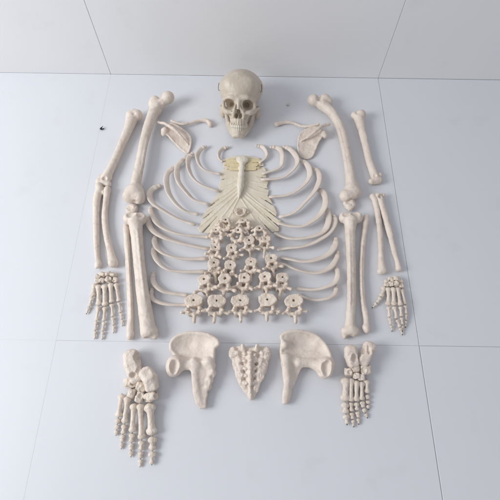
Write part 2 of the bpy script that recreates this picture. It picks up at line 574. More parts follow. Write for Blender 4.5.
# ------------------------------------------------------------------ long bones
def long_bone(name, label, cat, pts, rads, lumps=(), cuts=(), mat='bone', k=0.5, seed=0, vox=0.17, noise=0.035, group=None, base=0.03, n=22, ridges=()):
    """pts: (photo x, photo y, height cm); lumps: (x, y, z, radius)"""
    S = Sdf(seed)
    S.tube(GP(pts), rads, n=n, k=0.2)
    for l in lumps:
        if len(l) == 4:
            S.ell(G(*l[:3]), (l[3],) * 3, k=k)
        else:
            S.cones([G(*l[:3]), G(*l[3:6])], (l[6], l[7]), k=k)
    for dx, dz, r, i0, i1 in ridges:                                     # crests running along the shaft
        q = [(p[0] + dx * (0.35 if k_ in (i0, i1) else 1), p[1], p[2] + dz * (0.35 if k_ in (i0, i1) else 1)) for k_, p in enumerate(pts) if i0 <= k_ <= i1]
        S.tube(GP(q), [r] * len(q), n=14, k=0.45)
    for l in cuts:
        S.ell(G(*l[:3]), (l[3],) * 3 if len(l) == 4 else l[3:6], k=0.3, m=-1)
    return bone(name, label, cat, S, M[mat], vox, noise, 0.7, base, group)


LIMB = 'thigh, shin, arm bones of the skeleton'
# femurs
long_bone('femur', 'thigh bone left of the ribs, its ball head at the top by the collarbone', 'bone',
          [(156, 107, 3.0), (149.5, 122, 3.0), (143, 145, 3.0), (139, 167, 3.0), (135.5, 184, 2.8), (133.5, 193, 2.6)],
          [2.03, 1.68, 1.51, 1.51, 1.74, 2.32],
          lumps=[(158, 106, 3.4, 167, 98, 3.8, 1.5, 1.5), (168, 97, 4.2, 2.15), (155, 101, 3.2, 1.95), (153, 104, 2.6, 1.6), (157, 111, 2.4, 1.2),
                 (129.5, 196, 2.6, 2.15), (138.5, 197, 2.6, 2.15), (134.5, 190, 3.2, 2.0), (130, 191, 2.6, 1.7), (138.5, 191, 2.6, 1.7)],
          cuts=[(134.3, 203, 3.0, 1.0), (134.3, 197, 5.3, 1.2), (161.5, 101, 6.0, 1.5), (170.5, 96, 6.9, 0.5)], k=0.9, seed=11, ridges=[(2.5, 0.9, 0.3, 1, 4)])
long_bone('femur', 'bowed thigh bone right of the ribs, its top curving in towards the right collarbone', 'bone',
          [(323, 104, 3.0), (333, 113, 3.2), (341, 128, 3.2), (346, 148, 3.0), (349.5, 168, 2.8), (352, 186, 2.6), (352, 193, 2.6)],
          [1.90, 1.57, 1.46, 1.46, 1.51, 1.79, 2.02],
          lumps=[(323, 104, 3.4, 315, 99.5, 3.4, 1.3, 1.4), (313.5, 99, 3.4, 2.0), (325, 98, 3.2, 1.8), (329, 101, 2.8, 1.5),
                 (346.5, 195, 2.6, 2.05), (356, 192, 2.6, 1.8), (351, 188, 2.8, 1.8), (356, 185, 2.4, 1.2)],
          cuts=[(351.5, 201, 2.8, 1.1), (351.5, 195, 5.0, 1.0), (320, 96.5, 5.2, 1.2)], k=0.9, seed=12, ridges=[(-2.2, 0.9, 0.3, 1, 5)])
# patellae
for (x, y, lb, sd) in ((131.5, 209.5, 'round kneecap lying between the left thigh bone and shin bone', 13),
                       (349.5, 204, 'round kneecap lying between the right thigh bone and shin bone', 14)):
    S = Sdf(sd)
    c = G(x, y, 1.2)
    S.ell(c, (2.0, 2.1, 1.1), k=0.4)
    S.ell(c + np.array([0.1, -1.6, -0.1]), (0.8, 0.9, 0.7), k=0.7)
    S.ell(c + np.array([-0.5, 0.3, 1.0]), (0.9, 0.8, 0.25), k=0.5, m=-1)
    bone('patella', lb, 'bone', S, M['bone'], 0.12, 0.06, 1.2)
# shins
long_bone('tibia', 'thick shin bone below the left kneecap, beside the rib cage', 'bone',
          [(135.5, 220, 2.8), (136.5, 232, 2.4), (138.5, 252, 2.1), (140.8, 275, 2.0), (143.5, 298, 2.0), (146.5, 318, 2.0), (148.5, 331, 2.0)],
          [2.2, 1.85, 1.7, 1.7, 1.85, 2.0, 2.1],
          lumps=[(129.5, 219, 2.6, 1.9), (141, 219, 2.6, 1.9), (137, 229, 3.2, 1.1), (146, 333, 1.9, 1.5), (153, 331, 1.9, 1.4), (155, 336, 1.6, 0.9)],
          cuts=[(131, 214, 4.6, 1.5, 1.3, 0.9), (141, 214, 4.6, 1.5, 1.3, 0.9), (148.5, 341, 2.0, 1.3)], seed=15, ridges=[(1.2, 1.55, 0.32, 0, 5), (-4.6, 0.2, 0.3, 1, 5)])
long_bone('fibula', 'thin calf bone along the left side of the left shin bone', 'bone',
          [(126, 229, 1.4), (126.6, 240, 1.2), (128, 262, 1.0), (129.5, 290, 1.0), (130.5, 315, 1.0), (130, 327, 1.1), (130, 337, 1.1)],
          [1.0, 0.85, 0.8, 0.8, 0.8, 0.9, 0.95], lumps=[(126, 226, 1.4, 0.9), (130.5, 334, 1.1, 0.95)], seed=16, vox=0.12, ridges=[(0.6, 0.75, 0.2, 1, 5)])
long_bone('tibia', 'thick shin bone below the right kneecap, beside the rib cage', 'bone',
          [(351, 219, 2.8), (350.5, 230, 2.4), (351, 252, 2.1), (351.5, 276, 2.0), (351.5, 300, 2.0), (350.5, 320, 2.0), (350.5, 330, 2.0)],
          [2.1, 1.6, 1.35, 1.2, 1.15, 1.3, 1.6],
          lumps=[(345, 217, 2.6, 1.8), (357, 217, 2.6, 1.8), (352, 228, 3.2, 1.0), (346.5, 331, 1.9, 1.4), (354.5, 331, 1.9, 1.4), (345.5, 336, 1.5, 0.8)],
          cuts=[(346, 212, 4.6, 1.5, 1.3, 0.9), (356, 212, 4.6, 1.5, 1.3, 0.9), (350.5, 339, 2.0, 1.3)], seed=17, ridges=[(-1.0, 1.15, 0.3, 0, 5), (3.4, 0.0, 0.28, 1, 5)])
long_bone('fibula', 'thin calf bone along the right side of the right shin bone', 'bone',
          [(366.2, 219, 1.5), (364.8, 230, 1.2), (362.6, 250, 1.0), (361.8, 275, 1.0), (363, 300, 1.0), (366, 318, 1.1), (366.5, 330, 1.1)],
          [0.95, 0.8, 0.75, 0.75, 0.75, 0.85, 0.95], lumps=[(366.5, 217, 1.5, 0.85), (366, 328, 1.1, 1.1)], seed=18, vox=0.12, ridges=[(-0.6, 0.7, 0.2, 1, 5)])
# upper arms
long_bone('humerus', 'upper arm bone at far left, lying outside the left thigh bone', 'bone',
          [(132, 118, 2.3), (128, 130, 2.0), (121, 146, 1.8), (113.5, 163, 1.7), (107.5, 175, 1.6), (105, 181, 1.5)],
          [2.12, 1.50, 1.31, 1.25, 1.44, 1.50],
          lumps=[(137, 115, 2.6, 1.9), (130.5, 114.5, 2.3, 1.5), (134, 112.5, 2.6, 1.3), (99.5, 182, 1.5, 108, 184, 1.5, 1.25, 1.1), (109, 178, 1.4, 1.0), (101, 177, 1.4, 0.9)],
          cuts=[(104.5, 178, 3.0, 0.8), (104, 188, 1.8, 0.7), (133.5, 113, 4.7, 0.7)], seed=19, ridges=[(-2.2, 0.7, 0.42, 0, 3), (-2.4, 0.0, 0.3, 3, 5)])
long_bone('humerus', 'upper arm bone at far right, lying outside the bowed thigh bone', 'bone',
          [(359, 118, 2.0), (362, 130, 1.8), (366, 147, 1.7), (370, 163, 1.6), (374, 174, 1.5), (376, 179, 1.4)],
          [1.80, 1.32, 1.20, 1.20, 1.32, 1.32],
          lumps=[(361, 114.5, 2.4, 1.75), (354.5, 115, 2.0, 1.25), (371.5, 181.5, 1.4, 379.5, 180, 1.4, 1.0, 1.15), (380, 175, 1.3, 0.9)],
          cuts=[(357.5, 112, 3.6, 0.6), (375, 175, 2.9, 0.7)], seed=20, ridges=[(2.0, 0.7, 0.36, 0, 3), (2.2, 0.0, 0.28, 3, 5)])
# forearms
long_bone('ulna', 'straight forearm bone at the left edge of the left pair', 'bone',
          [(100, 190, 1.4), (97, 200, 1.2), (96.3, 220, 1.0), (96.5, 242, 0.9), (97.5, 258, 0.9), (98.5, 265, 0.9)],
          [1.41, 1.15, 0.96, 0.83, 0.77, 1.02], lumps=[(99, 186, 1.9, 1.1), (104, 193, 1.5, 0.75), (98.5, 265, 0.9, 0.85), (96.5, 268, 0.8, 0.4)],
          cuts=[(104.5, 187.5, 2.4, 0.85)], seed=21, vox=0.12, ridges=[(2.3, 0.1, 0.22, 1, 4)])
long_bone('radius', 'curved forearm bone nearer the shin in the left pair', 'bone',
          [(107.5, 192, 1.2), (106.5, 202, 1.0), (105.3, 218, 0.9), (107.5, 238, 0.9), (111, 253, 1.0), (113.5, 263, 1.0)],
          [1.09, 0.90, 0.83, 0.83, 1.02, 1.41], lumps=[(108, 190, 1.3, 1.0), (113, 265, 1.0, 1.0), (115.5, 265, 0.9, 0.8)], seed=22, vox=0.12, ridges=[(-2.3, 0.1, 0.22, 1, 4)])
long_bone('radius', 'forearm bone nearer the shin in the right pair, nearly straight', 'bone',
          [(374.5, 200, 1.2), (377, 212, 1.0), (379.3, 230, 0.9), (380.5, 250, 0.9), (381, 262, 1.0), (382, 270, 1.0)],
          [0.96, 0.84, 0.78, 0.78, 0.96, 1.26], lumps=[(372.5, 197, 1.3, 1.0), (380, 272, 1.0, 0.9), (383.5, 272, 0.9, 0.8)], seed=23, vox=0.12, ridges=[(2.0, 0.1, 0.22, 1, 4)])
long_bone('ulna', 'forearm bone slanting outward at the right edge of the right pair', 'bone',
          [(380, 200, 1.4), (383.5, 212, 1.2), (389, 230, 1.0), (394, 250, 0.9), (397, 262, 0.9), (398.5, 268, 0.9)],
          [1.20, 1.02, 0.90, 0.78, 0.72, 0.90], lumps=[(378, 196, 1.8, 1.05), (383, 195.5, 1.3, 0.75), (398.5, 269, 0.9, 0.85), (401, 270, 0.8, 0.4)],
          cuts=[(380.5, 196.5, 2.5, 0.6)], seed=24, vox=0.12, ridges=[(-2.0, 0.1, 0.22, 1, 4)])
# collarbones
long_bone('clavicle', 'slim collarbone left of the skull, above the left shoulder blade', 'bone',
          [(172, 121.5, 1.6), (181, 124.5, 1.5), (191, 123, 1.2), (200, 120.5, 0.9), (207, 121, 0.8), (210, 124, 0.8)],
          [0.55, 0.55, 0.5, 0.55, 0.65, 0.75], lumps=[(210.5, 125, 0.8, 0.8)], seed=25, vox=0.1)
long_bone('clavicle', 'slim collarbone right of the skull, touching the right shoulder blade', 'bone',
          [(277.5, 124, 0.9), (284, 122.5, 0.8), (293, 123, 0.9), (301, 126, 1.2), (310, 126.5, 1.7), (318, 124.5, 2.2)],
          [0.75, 0.6, 0.5, 0.5, 0.55, 0.5], lumps=[(276.5, 124.3, 0.9, 0.8)], seed=26, vox=0.1)


# ------------------------------------------------------------------ shoulder blades
def fit_z(pts, soft=0.6):
    """smooth height surface through (x, y, z) points in cm"""
    P = np.array(pts, float)

    def zf(x, y):
        w = 0; s = 0
        for px, py, pz in P:
            q = 1.0 / ((x - px) ** 2 + (y - py) ** 2 + soft) ** 1.5
            w = w + q; s = s + q * pz
        return s / w
    return zf


def scapula(label, outline, spine, spine_r, lumps, seed, hz):
    S = Sdf(seed)
    P = [G(x, y, z) for x, y, z in outline]
    zf = fit_z([(p[0], p[1], p[2]) for p in P] + [tuple(G(*h)) for h in hz])
    S.plate([(p[0], p[1]) for p in P], zf, 0.22, k=0.3, edge=0.2)
    rim = P + [P[0]]
    S.tube(rim, [0.3] * len(rim), n=40, k=0.35)
    S.tube(GP(spine), spine_r, n=14, k=0.5)
    for l in lumps:
        S.ell(G(*l[:3]), (l[3],) * 3, k=0.5)
    return bone('scapula', label, 'bone', S, M['bone'], 0.12, 0.04, 0.9)


scapula('triangular shoulder blade on the left, between thigh bone and ribs',
        [(164, 131, 2.2), (167, 126, 2.2), (172, 123.5, 2.6), (181, 128, 2.4), (188.5, 134, 1.6), (191, 140, 1.2), (190, 148, 0.8), (187.5, 153, 0.5),
         (182, 150, 0.6), (176, 144, 1.0), (170.5, 138, 1.6)],
        [(188, 144, 1.4), (181, 136, 3.0), (174, 129, 4.0), (165, 123.5, 3.4), (158.5, 122.5, 2.4)], (0.25, 0.45, 0.55, 0.5, 0.45),
        [(164.5, 130.5, 2.2, 1.25), (163.5, 133.5, 2.0, 0.9), (159, 122.5, 2.2, 0.65)], 31, [(180, 140, 0.9)])
scapula('triangular shoulder blade on the right, below the right collarbone',
        [(304, 130.5, 1.8), (311, 127.5, 2.2), (318, 127, 2.4), (321.5, 131, 2.2), (322, 136, 1.8), (318.5, 142, 1.4), (315, 150, 1.0), (312, 156.5, 0.7),
         (306, 158.5, 0.5), (300, 155, 0.6), (298, 147, 1.0), (299, 137, 1.4)],
        [(301, 141, 1.6), (309, 136, 2.9), (317, 130, 3.9), (323, 125.5, 3.6), (329, 124, 3.2)], (0.25, 0.4, 0.5, 0.5, 0.4),
        [(323, 133, 2.0, 1.15), (325, 136, 1.8, 0.8), (329, 124, 3.0, 0.5)], 32, [(308, 147, 0.7)])


# ------------------------------------------------------------------ ribs
def rib(label, pts, w=1.25, t=0.62, tilt=35, lift=0.9, side=1, floor_z=0.05, seed=0, head=True):
    rg = np.random.default_rng(seed)
    n = 46
    pts = [(p[0] + rg.uniform(-.5, .5) * (0 < k_ < len(pts) - 1), p[1] + rg.uniform(-.5, .5) * (0 < k_ < len(pts) - 1)) for k_, p in enumerate(pts)]
    xy = catmull(pts, n)
    u = np.linspace(0, 1, n)
    hw = w / 2 * (0.80 + 0.22 * np.sin(np.pi * np.clip(u * 1.1, 0, 1)) + 0.12 * u ** 3)
    ht = t / 2 * np.ones(n)
    if head:
        hd = np.exp(-((u - 0.015) / 0.03) ** 2)
        tb = np.exp(-((u - 0.10) / 0.025) ** 2)
        hw = hw * (0.72 + 0.28 * np.clip((u - 0.03) / 0.12, 0, 1)) + 0.16 * hd + 0.14 * tb
        ht = ht + 0.22 * hd + 0.16 * tb
    en = np.clip((u - 0.93) / 0.07, 0, 1)
    ht = ht + 0.12 * en; hw = hw + 0.10 * en
    wob = 1 + 0.05 * np.sin(u * 17 + rg.uniform(0, 6)) + 0.03 * np.sin(u * 37 + rg.uniform(0, 6))
    hw = hw * wob; ht = ht * (2 - wob)
    tl = np.radians(tilt + 40 * (1 - u) ** 2.2 + 25 * u ** 4 + 10 * np.sin(u * 4.0 + rg.uniform(0, 2.0)))
    ext = np.abs(np.cos(tl)) * hw + np.abs(np.sin(tl)) * ht
    z = floor_z + ext + lift * np.sin(np.pi * np.clip(u, 0, 1)) ** 0.8
    C = np.array([G(xy[i, 0], xy[i, 1], z[i]) for i in range(n)])
    T = np.gradient(C, axis=0); T[:, 2] *= 0.5
    T /= np.linalg.norm(T, axis=1)[:, None]
    N_ = np.cross(T, (0, 0, 1)); N_ /= np.linalg.norm(N_, axis=1)[:, None]
    U = np.cross(N_, T)
    B = U * np.cos(tl)[:, None] + N_ * (side * np.sin(tl))[:, None]
    A = N_ * np.cos(tl)[:, None] - U * (side * np.sin(tl))[:, None]
    K = 12
    V = []
    for i in range(n):
        e = 1.0
        if i == 0 or i == n - 1:
            e = 0.55
        for j in range(K):
            a = 2 * math.pi * j / K
            ca, sa = math.cos(a), math.sin(a)
            # a shallow groove on the inner face, rounded upper border
            g = 1 - 0.22 * max(0, -sa) * max(0, 1 - abs(ca + 0.45) * 2)
            V.append(C[i] + e * (B[i] * hw[i] * math.copysign(abs(ca) ** 0.85, ca) + A[i] * ht[i] * math.copysign(abs(sa) ** 0.9, sa) * g))
    V = np.array(V)
    c0 = C[0] - T[0] * 0.12; c1 = C[-1] + T[-1] * 0.10
    V = np.vstack([V, c0, c1])
    Fq = []
    for i in range(n - 1):
        for j in range(K):
            Fq.append((i * K + j, i * K + (j + 1) % K, (i + 1) * K + (j + 1) % K, (i + 1) * K + j))
    a, b = n * K, n * K + 1
    for j in range(0, K, 2):
        Fq.append((a, (j + 2) % K, (j + 1) % K, j))
        q = (n - 1) * K
        Fq.append((b, q + j, q + (j + 1) % K, q + (j + 2) % K))
    Fq = np.array(Fq)
    # outward faces
    p0, p1, p3 = V[Fq[5, 0]], V[Fq[5, 1]], V[Fq[5, 3]]
    if np.dot(np.cross(p1 - p0, p3 - p0), p0 - C[0]) < 0:
        Fq = Fq[:, ::-1]
    o = C.mean(0); o[2] = 0
    return tag(link_mesh('rib', V, Fq, M['rib'], o), label, 'rib', 'curved ribs laid out beside the breastbone')


ORD = ['uppermost', 'second', 'third', 'fourth', 'fifth', 'sixth', 'seventh', 'eighth', 'ninth', 'tenth', 'eleventh', 'lowest']
LR = [
    [(228, 147), (222, 149.5), (218.5, 153.5), (219, 158), (223, 162)],
    [(206.5, 146), (200.5, 149), (197.3, 156), (200, 166), (208, 172), (221, 174)],
    [(193, 153), (188.5, 158), (188, 166), (191.5, 176), (200, 184.5), (219, 191.5)],
    [(187, 156), (179, 164), (176.5, 173), (179, 182), (187, 193), (195, 200), (209, 204.5)],
    [(178, 165), (169, 172), (166.3, 181), (169, 194), (177, 204.5), (187, 211.5), (199, 214.5)],
    [(161, 185), (153, 189), (149.5, 195), (152.5, 203), (164, 211), (178, 218.5), (196, 225)],
    [(151, 207), (151.5, 212), (155, 221), (163, 228), (176, 233.5), (191, 236), (210, 237)],
    [(150, 217), (148.5, 222), (152, 230), (161, 235.5), (177, 241.5), (193, 246), (209, 249)],
    [(155.5, 236), (155, 242), (159, 250), (167, 254.5), (183, 258.5), (207, 258.5)],
    [(154, 246), (153.5, 253), (158, 262), (167, 268.5), (179, 271), (206, 271.5)],
    [(153.5, 272), (153, 281), (159, 288), (169, 292.5), (188, 295)],
    [(152, 288), (151.8, 297), (157, 302), (169, 304), (188, 305)],
]
RR = [
    [(256, 145.5), (262, 147), (266, 152), (265.5, 158), (259, 163)],
    [(270, 147), (277, 147.5), (281.5, 152), (282.5, 160), (279, 168), (262, 174)],
    [(283, 146.5), (290, 149), (296, 156), (296.5, 164), (291, 172), (280, 178), (261, 179.5)],
    [(300, 161), (306, 162.5), (309.5, 169), (309, 178), (301, 187.5), (288, 195), (269, 197)],
    [(313, 168), (318, 172), (319, 180), (315, 190), (306, 201), (294, 212), (279, 217)],
    [(317, 190), (322, 191), (325.5, 197), (325, 206), (318, 217), (305, 225), (292, 226.5), (277, 222.5)],
    [(326, 208), (328.5, 213), (328.5, 222), (322, 232), (307, 238), (289, 238.5), (274, 233)],
    [(334, 215), (334.8, 222), (330.5, 231), (320, 239.5), (304, 246), (288, 248.5), (277, 249)],
    [(336, 237.5), (335, 245), (329, 253), (318, 258.5), (304, 261), (290, 259.5), (280, 257)],
    [(338, 251), (336.5, 259), (329, 268), (316, 272.5), (300, 270.5), (285, 265), (277, 263)],
    [(335, 266), (338, 273), (335, 282), (326, 287.5), (313, 289.5), (296, 288.5)],
    [(336.5, 285), (335, 294), (326, 299), (312, 300), (297, 294.5)],
]
RW = [1.1, 1.35, 1.5, 1.6, 1.65, 1.7, 1.7, 1.7, 1.65, 1.55, 1.4, 1.2]
for i in range(12):
    for nm, tr, sd in (('left', LR, 1), ('right', RR, -1)):
        lb = f'{ORD[i]} rib ' + ('' if i in (0, 11) else 'from the top ') + f'in the {nm} half of the laid out rib cage'
        rib(lb, tr[i], RW[i] * 1.2, 0.70, tilt=38, lift=0.3 + 0.6 * min(1, i / 4), side=sd,
            floor_z=0.05 + (0.25 if i > 0 and i < 6 else 0), seed=100 + i + (0 if sd > 0 else 50))

# ------------------------------------------------------------------ breastbone with its cartilage
st_o = G(241, 190, 0)
st = thing('sternum', 'cream breastbone on its wide fan of yellowish rib cartilage', 'sternum', st_o)
S = Sdf(41)
out = [(226, 158), (233, 156), (251, 156), (259, 158), (263, 162), (264.5, 168), (266, 170), (266.5, 178), (268.5, 181), (267, 187), (269, 190), (268, 196), (271, 200),
       (277, 213), (276, 217), (281, 221), (279, 225), (279, 231), (270, 233), (256, 231), (241, 229), (226, 232), (210, 234), (200, 232.5), (197.5, 228),
       (203, 220), (202, 216), (207, 210), (207, 206), (213, 200), (218, 194), (219, 189), (218, 186), (221, 180), (220, 174), (223, 170), (223, 164)]
OP = [G(x, y, 0.55) for x, y in out]
S.plate([(p[0], p[1]) for p in OP], lambda x, y: 0.55 + 0 * x, 0.16, k=0.1, edge=0.12)
LEFT = [((240, 166), (224, 163)), ((240, 172), (222, 173)), ((239.5, 178), (220, 187)), ((239, 184), (212, 202)), ((238.5, 188), (205, 212)), ((238.5, 192), (199, 228)),
        ((239, 195), (210, 233)), ((239.5, 197), (222, 232))]
RIGHT = [((243, 166), (262, 161)), ((243, 172), (265, 172)), ((242.5, 178), (267, 184)), ((242, 184), (268, 194)), ((241.5, 188), (275, 214)), ((241, 192), (280, 222)),
         ((240.5, 195), (278, 231)), ((240, 197), (262, 231))]
for i, (a, b) in enumerate(LEFT + RIGHT):
    mid = ((a[0] + b[0]) / 2, (a[1] + b[1]) / 2 + (1.5 if i % 8 in (2, 3, 4) else 0))
    S.tube([G(*a, 0.62), G(*mid, 0.62), G(*b, 0.58)], (0.24, 0.22, 0.18), n=10, k=0.25)
for SIDE in (LEFT, RIGHT):                                               # slits between the strips
    for (a, b), (c, d) in zip(SIDE[:-1], SIDE[1:]):
        p = ((a[0] + c[0]) / 2, (a[1] + c[1]) / 2); q = ((b[0] + d[0]) / 2, (b[1] + d[1]) / 2)
        S.cones([G(p[0] + (q[0] - p[0]) * 0.62, p[1] + (q[1] - p[1]) * 0.62, 0.6), G(p[0] + (q[0] - p[0]) * 1.04, p[1] + (q[1] - p[1]) * 1.04, 0.6)], (0.06, 0.26), k=0.1, m=-1)
v, f = S.mesh(0.11, 0.02, 0.8)
link_mesh('rib_cartilage', v, f, M['cartilage'], st_o, st)
rg_y = np.random.default_rng(9)
for q, pts in ((-1, [(237, 159), (228, 160), (226, 166), (228, 171), (237, 170)]), (1, [(247, 158), (258, 159), (259.5, 165), (257, 170), (247, 169)])):
    S = Sdf(42 + q)
    x0, x1 = (239.5, 224.5) if q < 0 else (245, 262)
    for n_, yy in enumerate((160.5, 164.5, 168.5)):
        e = x1 + q * (-2.5 * (n_ == 2) + rg_y.uniform(-1.5, 1))
        S.tube([G(x0, yy + 0.4, 1.05), G((x0 + x1) / 2, yy - 0.5, 1.05), G(e, yy - 0.2 + rg_y.uniform(-.4, .4), 0.95)], (0.22, 0.25, 0.25), n=8, k=0.2)
        S.plate([tuple(G(x, y, 1)[:2]) for x, y in ((x0, yy - 2), (e - q * 3, yy - 1.8), (e - q * 3, yy + 1.8), (x0, yy + 2.2))], lambda x, y: 1.0 + 0 * x, 0.12, k=0.2, edge=0.1)
    v, f = S.mesh(0.1, 0.02)
    o = link_mesh('upper_cartilage', v, f, M['cartilage_yellow'], st_o, st)
    o['label'] = 'deep yellow piece of cartilage beside the top of the breastbone'
S = Sdf(44)
for x in (-3.2, 0, 3.2):
    S.ell(G(242.3 + x, 158.5 + abs(x) * 0.3, 1.7), (1.0, 1.2, 0.55), k=0.7)
S.ell(G(242.3, 162, 1.7), (1.15, 1.5, 0.55), k=0.7)
S.tube([G(242, 164, 1.6), G(241.5, 172, 1.6), G(241, 180, 1.55), G(240.3, 187, 1.5), G(239.5, 193, 1.4), G(238.8, 197.5, 1.3)], (0.85, 0.9, 1.05, 1.0, 0.65, 0.3), n=14, k=0.4)
for i in range(4):
    for q in (-1, 1):
        S.ell(G(241.7 - 0.35 * i + q * 2.4, 168 + i * 6, 1.4), (0.35, 0.35, 0.3), k=0.7)
v, f = S.mesh(0.1, 0.03, 1.0)
link_mesh('breastbone', v, f, M['sternum'], st_o, st)


# ------------------------------------------------------------------ vertebrae
def vertebra(label, px, py, kind, rot=0.0, tilt=0.0, s=1.0, base=0.03, seed=0):
    rg = np.random.default_rng(seed)
    S = Sdf(seed)
    if kind == 'lumbar':
        bw, bd, bh, tl, tb, sl, sd, fr = 2.5, 1.75, 1.25, 2.95, 0.5, 2.0, 0.3, 0.8
    elif kind == 'thoracic':
        bw, bd, bh, tl, tb, sl, sd, fr = 1.65, 1.35, 1.05, 2.4, 0.9, 2.3, 0.9, 0.66
    else:
        bw, bd, bh, tl, tb, sl, sd, fr = 1.15, 0.85, 0.75, 2.1, 0.1, 1.5, 0.3, 1.0
    J = lambda a=0.12: 1 + rg.uniform(-a, a)
    tl *= J(); sl *= J(); sd *= J(0.3)
    if kind == 'atlas':
        S.tube([(-1.9, 0, 0), (-1.3, 1.15, 0), (0, 1.5, 0), (1.3, 1.15, 0), (1.9, 0, 0)], (0.55, 0.42, 0.45, 0.42, 0.55), k=0.2)
        S.tube([(-1.9, 0, 0), (-1.4, -1.25, 0), (0, -1.8, 0), (1.4, -1.25, 0), (1.9, 0, 0)], (0.5, 0.36, 0.42, 0.36, 0.5), k=0.2)
        for q in (-1, 1):
            S.ell((q * 1.75, 0.25, 0.1), (0.75, 1.0, 0.7), k=0.3)
            S.ell((q * 1.65, 0.35, 0.85), (0.45, 0.75, 0.35), k=0.2, m=-1)
            S.cones([(q * 1.9, 0, 0), (q * 3.1, -0.25, -0.1)], (0.45, 0.4), k=0.3)
            S.cones([(q * 2.55, -0.1, -2), (q * 2.55, -0.1, 2)], (0.22, 0.22), k=0.1, m=-1)
    else:
        S.disc((0, 0, 0), bw, bd, bh, waist=0.1, edge=0.22, k=0.2)
        y0 = -bd * 0.75
        yf = -bd - 2 * fr * 0.9                                         # rear of the canal
        wx = bw * 0.62 if kind != 'cervical' else 1.25
        for q in (-1, 1):
            S.cones([(q * wx * 0.85, y0, 0.35), (q * wx, -bd - fr * 0.7, 0.3)], (0.5 if kind != 'cervical' else 0.36, 0.48 if kind != 'cervical' else 0.36), k=0.3)
            S.tube([(q * wx, -bd - fr * 0.6, 0.3), (q * wx * 0.8, yf + 0.25, 0.15), (0, yf - 0.25, 0.0)], (0.45, 0.42, 0.45), n=6, k=0.3)
            hx = q * wx * 1.02
            S.cones([(hx, -bd - fr * 0.8, 0.3), (hx * 1.05, -bd - fr * 1.0, bh + 0.55)], (0.5, 0.4), k=0.3)
            S.cones([(hx * 0.85, yf + 0.2, 0.1), (hx * 0.8, yf - 0.1, -bh - 0.35)], (0.48, 0.36), k=0.3)
            S.tube([(q * wx, -bd - fr * 0.8, 0.3), (q * (wx + tl) / 2, -bd - fr * 0.8 - tb * 0.5, 0.35), (q * tl, -bd - fr * 0.8 - tb, 0.45 + (0.35 if kind == 'thoracic' else 0))],
                   (0.5, 0.36, 0.42), n=6, k=0.3)
            if kind == 'cervical':
                S.cones([(q * 1.55, -0.55, -2), (q * 1.55, -0.55, 2)], (0.24, 0.24), k=0.1, m=-1)
                S.cones([(q * bw * 0.8, 0.1, 0.3), (q * 1.9, -0.3, 0.1)], (0.35, 0.3), k=0.25)
                S.cones([(0, yf - 0.2, 0), (q * 0.35, yf - sl, -0.2)], (0.4, 0.3), k=0.25)
            if kind == 'thoracic':
                S.ell((q * bw * 0.97, -bd * 0.55, bh * 0.6), (0.35, 0.45, 0.35), k=0.15, m=-1)
        if kind == 'lumbar':
            S.cones([(0, yf, 0.25), (0, yf - sl, 0.25)], (0.42, 0.38), k=0.3)
            S.cones([(0, yf, -0.5), (0, yf - sl, -0.6)], (0.42, 0.42), k=0.4)
        elif kind == 'thoracic':
            S.tube([(0, yf, 0.1), (0, yf - sl * 0.5, -0.3), (0, yf - sl, -sd)], (0.46, 0.36, 0.38), n=6, k=0.3)
        S.ell((0, 0.02, bh + 0.42), (bw * 0.78, bd * 0.78, 0.55), k=0.2, m=-1)      # dished upper face
        S.cones([(0, 0.05, bh - 1.0), (0, 0.05, bh + 1)], (0.30 * (1 if kind != 'cervical' else 0.8),) * 2, k=0.08, m=-1)
        for q in range(7):                                               # ragged knobs on the processes
            a = rg.uniform(-1, 1)
            S.ell((a * tl * 0.9, -bd - fr * rg.uniform(0.6, 1.9), rg.uniform(-0.3, 0.7) * bh), rg.uniform(0.22, 0.42, 3), k=0.25)
        for q in range(3):
            S.ell((rg.uniform(-0.8, 0.8) * bw, -bd - fr * rg.uniform(0.7, 2.2), bh * 0.9), rg.uniform(0.2, 0.35, 3), k=0.2, m=-1)
    v, f = S.mesh(0.095, 0.045, 1.3)
    v = v * s
    R = np.array(Matrix.Rotation(math.radians(rot), 3, 'Z') @ Matrix.Rotation(math.radians(tilt + rg.uniform(-9, 9)), 3, 'X') @ Matrix.Rotation(math.radians(rg.uniform(-8, 8)), 3, 'Y'))
    v = v @ R.T
    v = rest(v, base)
    top = (bh * s * math.cos(math.radians(tilt)) + (-v[:, 2].min() + 0)) if kind != 'atlas' else 0.5
    c = G(px, py, 1.8 if kind == 'lumbar' else 1.3)
    v[:, 0] += c[0]; v[:, 1] += c[1]
    o = np.array([c[0], c[1], 0])
    return tag(link_mesh('vertebra', v, f, M['vertebra'], o), label, 'vertebra', 'loose vertebrae stacked out in a pyramid of rows')


VROWS = [
    ('bottom row', 'lumbar', 1.08, 0.03, [(194, 302, 5), (216.5, 302.5, -4), (240.5, 302, 2), (267.5, 301.5, -2), (293.5, 302.5, 4)]),
    ('second row from the bottom', 'thoracic', 1.2, 0.03, [(205, 281.5, 12), (225.5, 281, -4), (244.5, 280, -7), (265, 279, 5), (282, 279.5, -8)]),
    ('third row from the bottom', 'thoracic', 1.12, 0.03, [(214, 265, 9), (230.5, 267, -12), (251.5, 264, -3), (271, 260.5, 10)]),
    ('fourth row from the bottom', 'thoracic', 1.06, 0.3, [(215.5, 249.5, -10), (231.5, 250.5, 14), (249, 243, 6), (265.5, 241.5, -6)]),
    ('fifth row from the bottom', 'cervical', 1.2, 0.85, [(216.5, 232.5, 8), (238.5, 233.5, -10), (259, 231.5, 9)]),
    ('sixth row from the bottom', 'cervical', 1.15, 0.85, [(226, 223, -8), (243, 223, 16)]),
]
